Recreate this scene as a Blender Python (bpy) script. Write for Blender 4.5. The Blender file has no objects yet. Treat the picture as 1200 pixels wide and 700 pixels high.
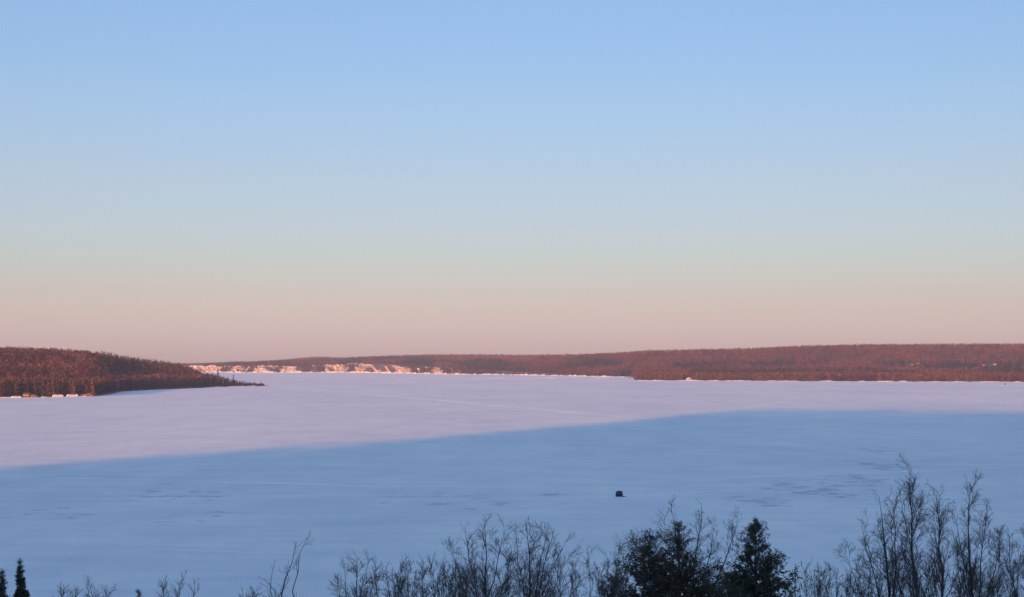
import bpy, math
import numpy as np
from mathutils import Vector

F, CX, HY, CAMH = 1900.0, 600.0, 424.0, 43.0       # focal length in photo pixels, horizon row, eye height
SUN_EL, SUN_AZ = math.radians(7.0), math.radians(17.0)
SD = np.array([math.sin(SUN_AZ), math.cos(SUN_AZ)])   # horizontal direction the sunlight travels
SN = np.array([SD[1], -SD[0]])

sc = bpy.context.scene
COL = sc.collection

# ------------------------------------------------------------------ helpers
def wx(px, d): return (px - CX) / F * d
def wz(py, d): return CAMH - (py - HY) / F * d

def smooth(a, b, x):
    t = np.clip((np.asarray(x, float) - a) / (b - a), 0, 1)
    return t * t * (3 - 2 * t)

def vnoise(x, y, seed=0):
    """smooth value noise in 0..1 at unit cell size"""
    g = np.random.default_rng(seed).random((256, 256))
    x = np.asarray(x, float); y = np.asarray(y, float)
    xi = np.floor(x).astype(int); yi = np.floor(y).astype(int)
    fx = x - xi; fy = y - yi
    fx = fx * fx * (3 - 2 * fx); fy = fy * fy * (3 - 2 * fy)
    a = g[xi % 256, yi % 256]; b = g[(xi + 1) % 256, yi % 256]
    c = g[xi % 256, (yi + 1) % 256]; d = g[(xi + 1) % 256, (yi + 1) % 256]
    return (a * (1 - fx) + b * fx) * (1 - fy) + (c * (1 - fx) + d * fx) * fy

def fbm(x, y, seed=0, n=3):
    s = 0; a = 0.5; t = 0
    for k in range(n):
        s = s + a * vnoise(np.asarray(x) * 2 ** k, np.asarray(y) * 2 ** k, seed + k); t += a; a *= 0.5
    return s / t

def make_mesh(name, verts, faces, mats, mat_index=None, tint=None, smooth_shade=False):
    verts = np.asarray(verts, np.float32); faces = np.asarray(faces, np.int32)
    me = bpy.data.meshes.new(name)
    nf, k = faces.shape
    me.vertices.add(len(verts)); me.vertices.foreach_set('co', verts.ravel())
    me.loops.add(nf * k); me.loops.foreach_set('vertex_index', faces.ravel())
    me.polygons.add(nf); me.polygons.foreach_set('loop_start', np.arange(0, nf * k, k, dtype=np.int32))
    for m in (mats if isinstance(mats, (list, tuple)) else [mats]): me.materials.append(m)
    if mat_index is not None: me.polygons.foreach_set('material_index', np.asarray(mat_index, np.int32))
    if smooth_shade: me.polygons.foreach_set('use_smooth', np.ones(nf, bool))
    if tint is not None:
        a = me.attributes.new('tint', 'FLOAT', 'FACE'); a.data.foreach_set('value', np.asarray(tint, np.float32))
    me.update(calc_edges=True); me.validate()
    return me

def link(name, me, parent=None, loc=None):
    o = bpy.data.objects.new(name, me); COL.objects.link(o)
    if parent is not None: o.parent = parent
    if loc is not None: o.location = loc
    return o

def tag(o, label=None, cat=None, group=None, kind=None):
    if label: o['label'] = label
    if cat: o['category'] = cat
    if group: o['group'] = group
    if kind: o['kind'] = kind
    return o

def empty(name, loc, rz=0.0):
    o = bpy.data.objects.new(name, None); COL.objects.link(o)
    o.location = loc; o.rotation_euler = (0, 0, rz); o.empty_display_size = 0.5
    return o

def copy_tree(o, parent=None):
    c = o.copy(); COL.objects.link(c)
    if parent is not None: c.parent = parent
    for ch in list(o.children): copy_tree(ch, c)
    return c

class MB:
    """collects boxes, prisms and tubes into one mesh (quads / tris padded)"""
    def __init__(s): s.v = []; s.f = []
    def box(s, x0, x1, y0, y1, z0, z1):
        n = len(s.v)
        s.v += [(x0,y0,z0),(x1,y0,z0),(x1,y1,z0),(x0,y1,z0),(x0,y0,z1),(x1,y0,z1),(x1,y1,z1),(x0,y1,z1)]
        s.f += [tuple(n + i for i in q) for q in ((0,3,2,1),(4,5,6,7),(0,1,5,4),(1,2,6,5),(2,3,7,6),(3,0,4,7))]
        return s
    def poly(s, pts):
        n = len(s.v); s.v += [tuple(p) for p in pts]; s.f.append(tuple(range(n, n + len(pts)))); return s
    def prism(s, prof, y0, y1):
        """extrude an x,z outline along y"""
        n = len(prof)
        s.poly([(x, y0, z) for x, z in prof]); s.poly([(x, y1, z) for x, z in reversed(prof)])
        for i in range(n):
            a, b = prof[i], prof[(i + 1) % n]
            s.poly([(b[0], y0, b[1]), (a[0], y0, a[1]), (a[0], y1, a[1]), (b[0], y1, b[1])])
        return s
    def build(s, name, mat, parent=None, bevel=0.0):
        me = bpy.data.meshes.new(name); me.from_pydata(s.v, [], s.f); me.materials.append(mat); me.validate(); me.update()
        o = link(name, me, parent)
        if bevel:
            m = o.modifiers.new('bevel', 'BEVEL'); m.width = bevel; m.segments = 2
        return o

# ------------------------------------------------------------------ materials
def new_mat(name):
    m = bpy.data.materials.new(name); m.use_nodes = True
    nt = m.node_tree; b = nt.nodes['Principled BSDF']
    return m, nt, b

def ramp(nt, stops, interp='LINEAR'):
    r = nt.nodes.new('ShaderNodeValToRGB'); r.color_ramp.interpolation = interp
    e = r.color_ramp.elements
    e[0].position, e[0].color = stops[0][0], (*stops[0][1], 1)
    e[1].position, e[1].color = stops[-1][0], (*stops[-1][1], 1)
    for p, c in stops[1:-1]:
        n = e.new(p); n.color = (*c, 1)
    return r

def noise(nt, scale, detail=4, rough=0.55, vec=None, obj=False):
    n = nt.nodes.new('ShaderNodeTexNoise'); n.inputs['Scale'].default_value = scale
    n.inputs['Detail'].default_value = detail; n.inputs['Roughness'].default_value = rough
    if vec is None:
        g = nt.nodes.new('ShaderNodeNewGeometry'); vec = g.outputs['Position']
    nt.links.new(vec, n.inputs['Vector'])
    return n

def math_node(nt, op, a, b=None, clamp=False):
    n = nt.nodes.new('ShaderNodeMath'); n.operation = op; n.use_clamp = clamp
    for i, v in enumerate((a, b)):
        if v is None: continue
        if isinstance(v, (int, float)): n.inputs[i].default_value = v
        else: nt.links.new(v, n.inputs[i])
    return n.outputs[0]

def mix(nt, fac, a, b):
    n = nt.nodes.new('ShaderNodeMix'); n.data_type = 'RGBA'
    for s, v in ((n.inputs[0], fac), (n.inputs[6], a), (n.inputs[7], b)):
        if isinstance(v, (int, float)): s.default_value = v
        elif isinstance(v, tuple): s.default_value = (*v, 1)
        else: nt.links.new(v, s)
    return n.outputs[2]

def noisy_mat(name, c0, c1, scale, rough=0.9, spec=0.2, bump=0.0, detail=5):
    m, nt, b = new_mat(name)
    n = noise(nt, scale, detail)
    r = ramp(nt, [(0.3, c0), (0.7, c1)]); nt.links.new(n.outputs['Fac'], r.inputs[0])
    nt.links.new(r.outputs[0], b.inputs['Base Color'])
    b.inputs['Roughness'].default_value = rough; b.inputs['Specular IOR Level'].default_value = spec
    if bump:
        bn = nt.nodes.new('ShaderNodeBump'); bn.inputs['Distance'].default_value = bump; bn.inputs['Strength'].default_value = 0.8
        nt.links.new(n.outputs['Fac'], bn.inputs['Height']); nt.links.new(bn.outputs[0], b.inputs['Normal'])
    return m

def tint_mat(name, stops):
    """foliage / twig colour that varies from tree to tree through the 'tint' attribute"""
    m, nt, b = new_mat(name)
    a = nt.nodes.new('ShaderNodeAttribute'); a.attribute_name = 'tint'
    r = ramp(nt, stops); nt.links.new(a.outputs['Fac'], r.inputs[0])
    nt.links.new(r.outputs[0], b.inputs['Base Color'])
    b.inputs['Roughness'].default_value = 0.95; b.inputs['Specular IOR Level'].default_value = 0.05
    return m

def snow_ice_mat():
    m, nt, b = new_mat('wind_packed_snow')
    g = nt.nodes.new('ShaderNodeNewGeometry'); pos = g.outputs['Position']
    def scaled(sx, sy):
        mp = nt.nodes.new('ShaderNodeMapping'); mp.inputs['Scale'].default_value = (sx, sy, 0); nt.links.new(pos, mp.inputs[0]); return mp.outputs[0]
    big = noise(nt, 1.0, 4, 0.6, scaled(1 / 160, 1 / 420))
    mid = noise(nt, 1.0, 5, 0.62, scaled(1 / 26, 1 / 60))
    drift = noise(nt, 1.0, 6, 0.68, scaled(1 / 55, 1 / 12))
    base = ramp(nt, [(0.40, (0.69, 0.725, 0.79)), (0.5, (0.78, 0.80, 0.84)), (0.60, (0.87, 0.875, 0.88))])
    s = math_node(nt, 'ADD', math_node(nt, 'MULTIPLY', big.outputs['Fac'], 0.36), math_node(nt, 'MULTIPLY', mid.outputs['Fac'], 0.30))
    s = math_node(nt, 'ADD', s, math_node(nt, 'MULTIPLY', drift.outputs['Fac'], 0.34))
    nt.links.new(s, base.inputs[0])
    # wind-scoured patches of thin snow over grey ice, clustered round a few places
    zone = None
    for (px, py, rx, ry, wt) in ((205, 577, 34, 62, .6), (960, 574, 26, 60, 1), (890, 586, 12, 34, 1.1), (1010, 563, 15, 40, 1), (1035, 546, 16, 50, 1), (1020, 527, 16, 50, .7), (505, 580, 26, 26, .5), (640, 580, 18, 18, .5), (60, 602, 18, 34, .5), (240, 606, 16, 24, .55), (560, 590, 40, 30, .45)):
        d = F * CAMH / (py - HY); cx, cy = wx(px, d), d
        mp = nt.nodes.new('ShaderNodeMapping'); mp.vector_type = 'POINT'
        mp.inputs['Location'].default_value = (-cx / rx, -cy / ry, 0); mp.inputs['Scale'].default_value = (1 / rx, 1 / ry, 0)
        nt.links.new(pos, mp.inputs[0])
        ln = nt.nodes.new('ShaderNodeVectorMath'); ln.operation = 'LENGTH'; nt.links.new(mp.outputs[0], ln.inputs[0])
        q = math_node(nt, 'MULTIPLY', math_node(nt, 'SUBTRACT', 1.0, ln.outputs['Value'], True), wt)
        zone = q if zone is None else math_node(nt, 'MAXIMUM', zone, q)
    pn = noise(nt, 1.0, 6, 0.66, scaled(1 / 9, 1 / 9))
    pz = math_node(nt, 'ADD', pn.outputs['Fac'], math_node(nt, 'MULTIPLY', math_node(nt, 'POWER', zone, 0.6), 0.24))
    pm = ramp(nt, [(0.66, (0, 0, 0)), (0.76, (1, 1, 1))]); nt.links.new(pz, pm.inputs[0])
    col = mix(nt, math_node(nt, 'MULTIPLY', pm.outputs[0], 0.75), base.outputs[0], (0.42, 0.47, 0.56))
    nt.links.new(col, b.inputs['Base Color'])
    b.inputs['Roughness'].default_value = 0.85; b.inputs['Specular IOR Level'].default_value = 0.12
    h = noise(nt, 1.0, 6, 0.65, scaled(1 / 5.0, 1 / 3.0))
    bn = nt.nodes.new('ShaderNodeBump'); bn.inputs['Distance'].default_value = 1.0; bn.inputs['Strength'].default_value = 0.55
    nt.links.new(h.outputs['Fac'], bn.inputs['Height']); nt.links.new(bn.outputs[0], b.inputs['Normal'])
    return m

M = {}
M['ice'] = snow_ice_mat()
M['snow'] = noisy_mat('shore_snow', (0.72, 0.74, 0.78), (0.86, 0.87, 0.88), 0.12, bump=0.8)
M['packed'] = noisy_mat('packed_snow', (0.83, 0.84, 0.86), (0.92, 0.92, 0.93), 0.2)
M['ground'] = noisy_mat('leafy_forest_floor', (0.05, 0.036, 0.036), (0.11, 0.085, 0.085), 0.05)
M['hill_ground'] = noisy_mat('snow_with_litter', (0.45, 0.45, 0.47), (0.8, 0.81, 0.83), 0.3, bump=0.2)
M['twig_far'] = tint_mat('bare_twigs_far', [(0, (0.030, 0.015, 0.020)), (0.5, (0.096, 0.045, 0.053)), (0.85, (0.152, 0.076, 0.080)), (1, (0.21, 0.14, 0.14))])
M['needle_far'] = tint_mat('conifer_needles_far', [(0, (0.008, 0.015, 0.022)), (0.4, (0.024, 0.028, 0.027)), (1, (0.20, 0.105, 0.060))])  # dark and orange ends put shade and low sunlight into the needle colour
M['bark'] = noisy_mat('grey_bark', (0.055, 0.052, 0.05), (0.13, 0.12, 0.11), 3.0, bump=0.02)
M['twig'] = noisy_mat('dark_twigs', (0.06, 0.05, 0.048), (0.10, 0.085, 0.08), 1.5)
M['needle'] = tint_mat('conifer_needles', [(0, (0.034, 0.050, 0.043)), (0.6, (0.080, 0.084, 0.058)), (1, (0.13, 0.10, 0.065))])
M['needle_red'] = tint_mat('browned_needles', [(0, (0.040, 0.046, 0.040)), (0.55, (0.086, 0.074, 0.055)), (1, (0.15, 0.10, 0.07))])

def cliff_mat():
    m, nt, b = new_mat('snowy_sandstone')
    g = nt.nodes.new('ShaderNodeNewGeometry')
    sx = nt.nodes.new('ShaderNodeSeparateXYZ'); nt.links.new(g.outputs['Normal'], sx.inputs[0])
    mp = nt.nodes.new('ShaderNodeMapping'); mp.inputs['Scale'].default_value = (0.006, 0.006, 0.16); nt.links.new(g.outputs['Position'], mp.inputs[0])
    st = noise(nt, 1.0, 4, 0.6, mp.outputs[0])
    rock = ramp(nt, [(0.3, (0.20, 0.145, 0.13)), (0.5, (0.34, 0.265, 0.23)), (0.7, (0.43, 0.36, 0.325))]); nt.links.new(st.outputs['Fac'], rock.inputs[0])
    n2 = noise(nt, 0.025, 4, 0.55)
    fac = math_node(nt, 'ADD', sx.outputs['Z'], math_node(nt, 'MULTIPLY', math_node(nt, 'SUBTRACT', n2.outputs['Fac'], 0.5), 1.1))
    sm = ramp(nt, [(0.30, (0, 0, 0)), (0.48, (1, 1, 1))]); nt.links.new(fac, sm.inputs[0])
    nt.links.new(mix(nt, sm.outputs[0], rock.outputs[0], (0.53, 0.55, 0.60)), b.inputs['Base Color'])
    b.inputs['Roughness'].default_value = 0.9; b.inputs['Specular IOR Level'].default_value = 0.1
    return m
M['cliff'] = cliff_mat()

def plain(name, c, rough=0.7, spec=0.3):
    return noisy_mat(name, tuple(x * 0.85 for x in c), tuple(min(1, x * 1.1) for x in c), 2.0, rough, spec)
M['navy'] = plain('navy_fabric', (0.014, 0.022, 0.055), 0.8)
M['navy2'] = plain('faded_navy_fabric', (0.035, 0.05, 0.10), 0.8)
M['vinyl'] = plain('clear_vinyl', (0.10, 0.13, 0.18), 0.25, 0.5)
M['black'] = plain('black_plastic', (0.02, 0.02, 0.022), 0.5)
M['white_paint'] = plain('white_paint', (0.78, 0.77, 0.75), 0.6)
M['pale_siding'] = plain('pale_siding', (0.27, 0.255, 0.25), 0.7)
M['cream_paint'] = plain('cream_siding', (0.24, 0.21, 0.18), 0.7)
M['cedar'] = plain('cedar_boards', (0.30, 0.17, 0.10), 0.8)
M['roof_dark'] = plain('dark_shingles', (0.10, 0.09, 0.09), 0.85)
M['pane'] = plain('window_glass', (0.06, 0.07, 0.09), 0.15, 0.5)
M['rock'] = noisy_mat('sandstone_ledge', (0.12, 0.07, 0.05), (0.30, 0.18, 0.13), 0.35, bump=0.4)

# ------------------------------------------------------------------ the lake
xs = np.concatenate([np.linspace(-9000, -1500, 16), np.linspace(-1400, 1400, 57), np.linspace(1500, 9000, 16)])
ys = np.concatenate([np.linspace(-1500, 200, 8), np.linspace(220, 2000, 90), np.linspace(2060, 7000, 100), np.linspace(7200, 11500, 12)])
def grid_faces(nr, nc):
    i = np.arange((nr - 1) * (nc - 1)); r = i // (nc - 1); c = i % (nc - 1); a = r * nc + c
    return np.stack([a, a + 1, a + nc + 1, a + nc], 1)
X, Y = np.meshgrid(xs, ys)
Z = (fbm(X / 90, Y / 140, 3) - 0.5) * 0.1
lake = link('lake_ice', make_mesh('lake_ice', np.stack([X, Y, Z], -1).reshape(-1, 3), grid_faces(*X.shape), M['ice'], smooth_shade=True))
tag(lake, kind='structure')

# ------------------------------------------------------------------ the hillside under the camera and the ridge behind it
PY = [-1500, -60, 0, 6, 12, 20, 40, 60, 80, 110, 140, 180, 230, 250, 270, 400]
PZ = [38, 41, 41.4, 40.6, 38.6, 35.5, 29.5, 25.5, 22.5, 18, 14, 8, 2, 0.3, -1.2, -1.5]
S_N = np.array([-1500, -700, -391, -322, -266, -234, -130, 13, 200, 500, 900, 1500])
S_D = np.array([300, 380, 569, 819, 1121, 1400, 1462, 1385, 1330, 1250, 1100, 800])
RIDGE_D = -420.0
def hill_z(x, y):
    x = np.asarray(x, float); y = np.asarray(y, float)
    bulge = 14 * np.sin(x / 190.0 + 0.8) + 8 * np.sin(x / 61.0)
    yy = y - np.where(y > 120, bulge * smooth(120, 200, y), 0)
    z = np.interp(yy, PY, PZ) + (fbm(x / 14, y / 14, 40) - 0.5) * 1.2 * smooth(0, 20, np.hypot(x, y))
    d = x * SD[0] + y * SD[1]; n = x * SN[0] + y * SN[1]
    crest = (np.interp(n, S_N, S_D) - RIDGE_D) * math.tan(SUN_EL) - 11 + (fbm(n / 70, 0 * n, 77, 4) - 0.5) * 14 + (vnoise(n / 6, 0 * n, 79) - 0.5) * 3
    w = np.where(d > RIDGE_D, np.exp(-((d - RIDGE_D) / 130.0) ** 2), np.exp(-((d - RIDGE_D) / 400.0) ** 2))
    return np.maximum(z, np.where(z > 0, z + (crest - z) * w, z))
hx = np.concatenate([np.linspace(-1700, -320, 70), np.linspace(-312, 312, 105), np.linspace(320, 1900, 80)])
hy = np.concatenate([np.linspace(-1300, -60, 95), np.linspace(-56, 290, 116)])
X, Y = np.meshgrid(hx, hy)
hill = link('hillside', make_mesh('hillside', np.stack([X, Y, hill_z(X, Y)], -1).reshape(-1, 3), grid_faces(*X.shape), M['hill_ground'], smooth_shade=True))
tag(hill, kind='structure')

# ------------------------------------------------------------------ far shore
def far_shore_d(px): return np.interp(px, [-700, 100, 228, 300, 420, 450, 545, 580, 738, 747, 800, 1000, 1200, 1900],
                                      [9000, 7000, 6600, 6300, 6350, 6050, 5400, 5340, 4420, 3680, 3640, 3500, 3404, 3150])
def far_top_y(px): return np.interp(px, [-700, 100, 221, 290, 335, 355, 375, 402, 425, 500, 560, 620, 680, 735, 757, 880, 950, 1010, 1200, 1900],
                                    [428, 429, 427, 424.5, 421.5, 419.3, 418, 419.2, 418, 415.6, 415.4, 416, 415, 412.8, 411, 408.4, 405.2, 403.8, 403, 404])
def cliff_top_z(px):
    y = np.interp(px, [228, 300, 350, 380, 404, 420, 455, 478, 507, 520, 560, 620, 745], [429, 428.3, 427.8, 427.3, 427, 425.8, 425.4, 427.5, 428, 429.5, 434, 438, 440])
    return np.maximum(3.0, wz(y, far_shore_d(px)) - 4)
def far_z(px, d):
    px = np.asarray(px, float); d = np.asarray(d, float)
    ds = far_shore_d(px); right = smooth(640, 760, px)
    dr = ds + 1500 + (5650 - ds - 1500) * right
    zr = wz(far_top_y(px), dr) - 12
    zc = np.where(px < 560, cliff_top_z(px), np.interp(px, [560, 640, 745], [14, 8, 5]))
    db = ds + 22 * (1 - right) + 420 * right
    a = smooth(8, 22, d - ds) * zc * (1 - right) + right * (1.0 + 6 * smooth(0, 420, d - ds))
    t = np.clip((d - db) / (dr - db), 0, 1)
    t = t ** 1.0 * (1 - right) + smooth(0, 1, t) * right
    z = a + (zr - a) * t - np.clip(d - dr, 0, None) * 0.03
    z = z + (fbm(wx(px, d) / 160, d / 160, 11) - 0.5) * 9 * smooth(40, 400, d - ds) * smooth(0, 500, np.abs(dr - d))
    return np.where(d - ds < 0, -1, z)
fpx = np.concatenate([np.arange(-700, 200, 20), np.arange(200, 1300, 5), np.arange(1300, 1900, 20)]).astype(float)
srow = np.concatenate([[-10, 0, 4, 8, 12, 16, 20, 24, 32, 45], np.linspace(60, 2600, 60), [3000, 4500]])
PXg = np.repeat(fpx[None], len(srow), 0); Dg = far_shore_d(PXg) + srow[:, None]
far = link('far_shore_hills', make_mesh('far_shore_hills', np.stack([wx(PXg, Dg), Dg, far_z(PXg, Dg)], -1).reshape(-1, 3), grid_faces(*PXg.shape), M['ground'], smooth_shade=True))
tag(far, kind='structure')

# cliffs along the far left part of that shore
cpx = np.linspace(205, 600, 1100); rows = 26
v = np.linspace(0, 1, rows)
CPX = np.repeat(cpx[None], rows, 0); V = np.repeat(v[:, None], len(cpx), 1)
u = np.cumsum(np.full(len(cpx), (cpx[1] - cpx[0]) / F * 6200)); U = np.repeat(u[None], rows, 0)
tal = 0.10 + 1.0 * np.clip(fbm(u / 26, 0 * u, 21, 3) - 0.2, 0, 0.75)                        # part of the height taken by the snow slope
TAL = np.repeat(tal[None], rows, 0)
H = cliff_top_z(CPX) * (0.62 + 0.62 * fbm(U / 55, 0 * U, 22, 4) + 0.16 * smooth(340, 300, CPX)) + (vnoise(U / 8, 0 * U, 26) - 0.5) * 5
but = (np.abs(fbm(U / 42 + V * 0.5, V * 0.5, 23, 4) - 0.5) * 2) ** 0.8 * 26 + (fbm(U / 13 - V * 1.2, V * 2.0, 24) - 0.5) * 6
fade = smooth(520, 600, CPX)
depth = np.where(V < TAL, V / TAL * 10, 10 + (V - TAL) / (1 - TAL) * 3.0) + but * np.minimum(1, V / 0.12) - 4 + 20 * fade
Dc = far_shore_d(CPX) + depth
Zc = H * V - 0.3 - 2.5 * fade
Zc = np.where(V > 0.999, Zc + 0.6, Zc)
cl = np.stack([wx(CPX, Dc), Dc, Zc], -1)
back = cl[-1:].copy(); back[..., 1] += 26; back[..., 0] *= 1.004; back[..., 2] += 0.4
cl = np.concatenate([cl, back], 0)
cliff = link('cliffs', make_mesh('cliffs', cl.reshape(-1, 3), grid_faces(rows + 1, len(cpx)), M['cliff']))
tag(cliff, kind='structure')

# ------------------------------------------------------------------ the island on the left
def isl_shore_d(px): return np.interp(px, [-1500, -400, 0, 60, 108, 120, 130, 143, 180, 210, 260, 312],
                                      [1500, 1760, 1922, 1960, 2012, 2070, 2150, 2330, 2480, 2565, 2723, 2877])
def isl_top_y(px): return np.interp(px, [-1500, -400, 0, 37, 75, 105, 135, 165, 200, 225, 234, 240, 312],
                                    [404, 405, 407.3, 408, 409.5, 412, 416, 421, 425.5, 430.5, 435, 440, 444])
def isl_z(px, d):
    px = np.asarray(px, float); d = np.asarray(d, float)
    ds = isl_shore_d(px)
    wid = np.interp(px, [-1500, -300, 0, 120, 200, 232, 262, 300, 312], [1500, 1300, 880, 780, 520, 420, 90, 24, 6])
    dr = ds + wid
    zr = np.where(px < 236, np.maximum(wz(isl_top_y(px), dr) - 15, 2.5), 2.0) * np.where(px > 300, 0.5, 1)
    bench = 0.22 * wid
    t = np.clip((d - ds - bench) / (wid - bench), 0, 1)
    a = np.minimum(2.2, zr) * smooth(0, 12, d - ds) + 4 * smooth(0, 1, (d - ds) / np.maximum(bench, 1)) * smooth(300, 230, px)
    z = a + np.maximum(zr - a, 0) * smooth(0, 1, t) ** 0.85
    z = z * smooth(2.3, 1.15, (d - ds) / wid) - 0.3
    x = wx(px, d)
    z = z + (fbm(x / 70, d / 70, 31) - 0.5) * 5 * smooth(20, 200, d - ds) * smooth(240, 200, px)
    # added off-frame hill, shaped to cast the shadow beyond the island tip
    xb = x + 1480; yb = d - 2900
    nb = xb * SN[0] + yb * SN[1]; dbb = xb * SD[0] + yb * SD[1]
    z = z + 235 * np.exp(-(nb / 105) ** 2 - (dbb / 260) ** 2) * smooth(0, 60, d - ds)
    return np.where(d < ds, -1, z)
ipx = np.concatenate([np.arange(-1500, -60, 12), np.arange(-60, 318, 3)]).astype(float)
irow = np.concatenate([[-6, 0, 3, 6, 9, 12, 18, 26, 40, 60], np.linspace(80, 2900, 110)])
PXg = np.repeat(ipx[None], len(irow), 0); Dg = isl_shore_d(PXg) + irow[:, None]
isl = link('island_hill', make_mesh('island_hill', np.stack([wx(PXg, Dg), Dg, isl_z(PXg, Dg)], -1).reshape(-1, 3), grid_faces(*PXg.shape), M['ground'], smooth_shade=True))
tag(isl, kind='structure')

# ------------------------------------------------------------------ snow banks along the shores, pressure ridge on the ice
def bank(name, px, dfun, hgt, width, seed, off=0.0):
    px = np.asarray(px, float); prof_s = np.array([-0.5, -0.25, 0.0, 0.25, 0.5, 0.75]); prof_h = np.array([-0.1, 0.55, 1.0, 0.95, 0.6, -0.1])
    d0 = dfun(px) + off; x0 = wx(px, d0)
    u = np.cumsum(np.hypot(np.diff(x0, prepend=x0[0]), np.diff(d0, prepend=d0[0])))
    h = hgt(px) * (0.15 + 2.6 * np.clip(fbm(u / 14, 0 * u + 0.3, seed, 4) - 0.2, 0, 1) ** 1.5)
    w = width * (0.6 + 0.8 * vnoise(u / 30, 0 * u, seed + 9))
    P = []
    for s, q in zip(prof_s, prof_h):
        d = d0 + s * w + (vnoise(u / 7, s * 5 + 0 * u, seed + 5) - 0.5) * 3
        P.append(np.stack([wx(px, d), d, np.where(q < 0, -0.4, q * h)], -1))
    P = np.stack(P, 0)
    o = link(name, make_mesh(name, P.reshape(-1, 3), grid_faces(len(prof_s), len(px)), M['snow']))
    return tag(o, kind='structure')
bank('shore_snow', np.linspace(215, 742, 900), far_shore_d, lambda p: np.interp(p, [215, 430, 600, 742], [6, 6, 4.5, 3.5]), 26, 5, -6)
bank('shore_snow', np.linspace(747, 1320, 800), far_shore_d, lambda p: 1.9 + 0 * p, 16, 6, -4)
bank('shore_snow', np.linspace(-80, 112, 420), isl_shore_d, lambda p: np.interp(p, [-80, 0, 12, 14, 24, 26, 48, 49, 55, 56, 61, 62, 74, 75, 77.5, 78.5, 91, 92, 97, 98, 101, 102, 112], [1.5, 1.6, 1.0, 2.6, 2.2, .4, .4, 2.2, 1.6, .4, .4, 4.4, 3.6, .6, .6, 3.9, 3.4, .8, .8, 2.2, 1.6, .5, .5]), 5.5, 7, -3)
bank('shore_snow', np.linspace(240, 300, 120), isl_shore_d, lambda p: 1.6 + 0 * p, 8, 8, -3)

def ice_line(name, pts, hgt, width, seed, step=6.0, mat='snow'):
    """a low rib of broken ice and drifted snow following points given as photo row/column"""
    w = []
    for px, py in pts:
        d = F * CAMH / (py - HY); w.append((wx(px, d), d))
    w = np.array(w); seg = np.hypot(*np.diff(w, axis=0).T); L = np.concatenate([[0], np.cumsum(seg)])
    s = np.arange(0, L[-1], step); x = np.interp(s, L, w[:, 0]); y = np.interp(s, L, w[:, 1])
    x = x + (fbm(s / 80, 0 * s, seed) - 0.5) * 16; y = y + (fbm(s / 80, 0 * s + 7, seed) - 0.5) * 16
    tx = np.gradient(x); ty = np.gradient(y); l = np.hypot(tx, ty); nx, ny = -ty / l, tx / l
    h = hgt * 2.0 * np.clip(fbm(s / 26, 0 * s, seed + 3, 4) - 0.18, 0, 1) * np.minimum(1, np.minimum(s, s[-1] - s) / 40.0) - 0.04
    P = [np.stack([x + nx * width * a, y + ny * width * a, np.where(b < 0, -0.3, h * b)], -1) for a, b in ((-1, -1), (-0.4, 0.6), (0, 1), (0.45, 0.5), (1, -1))]
    o = link(name, make_mesh(name, np.stack(P).reshape(-1, 3), grid_faces(5, len(s)), M[mat], smooth_shade=True))
    return tag(o, kind='structure')
ice_line('pressure_ridge', [(350, 456), (385, 458), (440, 462), (500, 468), (560, 473), (620, 478), (690, 484.5), (745, 489.5)], 1.0, 15, 50)
ice_line('pressure_ridge', [(640, 482), (700, 486), (760, 487)], 0.9, 6, 54)
ice_line('snow_drift', [(768, 566), (860, 561), (990, 556), (1200, 546)], 0.40, 2.6, 51, 3, 'packed')
ice_line('snow_drift', [(0, 556), (120, 561), (300, 567), (480, 571)], 0.40, 2.6, 52, 3, 'packed')
ice_line('snow_drift', [(160, 642), (300, 650), (420, 652)], 0.25, 1.2, 53, 2, 'packed')
ice_line('snow_drift', [(735, 581), (800, 577), (900, 570)], 0.3, 1.5, 57, 3, 'packed')
ice_line('snow_drift', [(330, 622), (520, 612), (720, 584)], 0.3, 1.0, 58, 3, 'packed')
ice_line('snow_drift', [(545, 444), (600, 443.6), (665, 443.3), (725, 444)], 2.6, 16, 55)
ice_line('snow_drift', [(460, 446.6), (480, 446.2), (500, 446.4)], 2.2, 12, 56)

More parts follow.
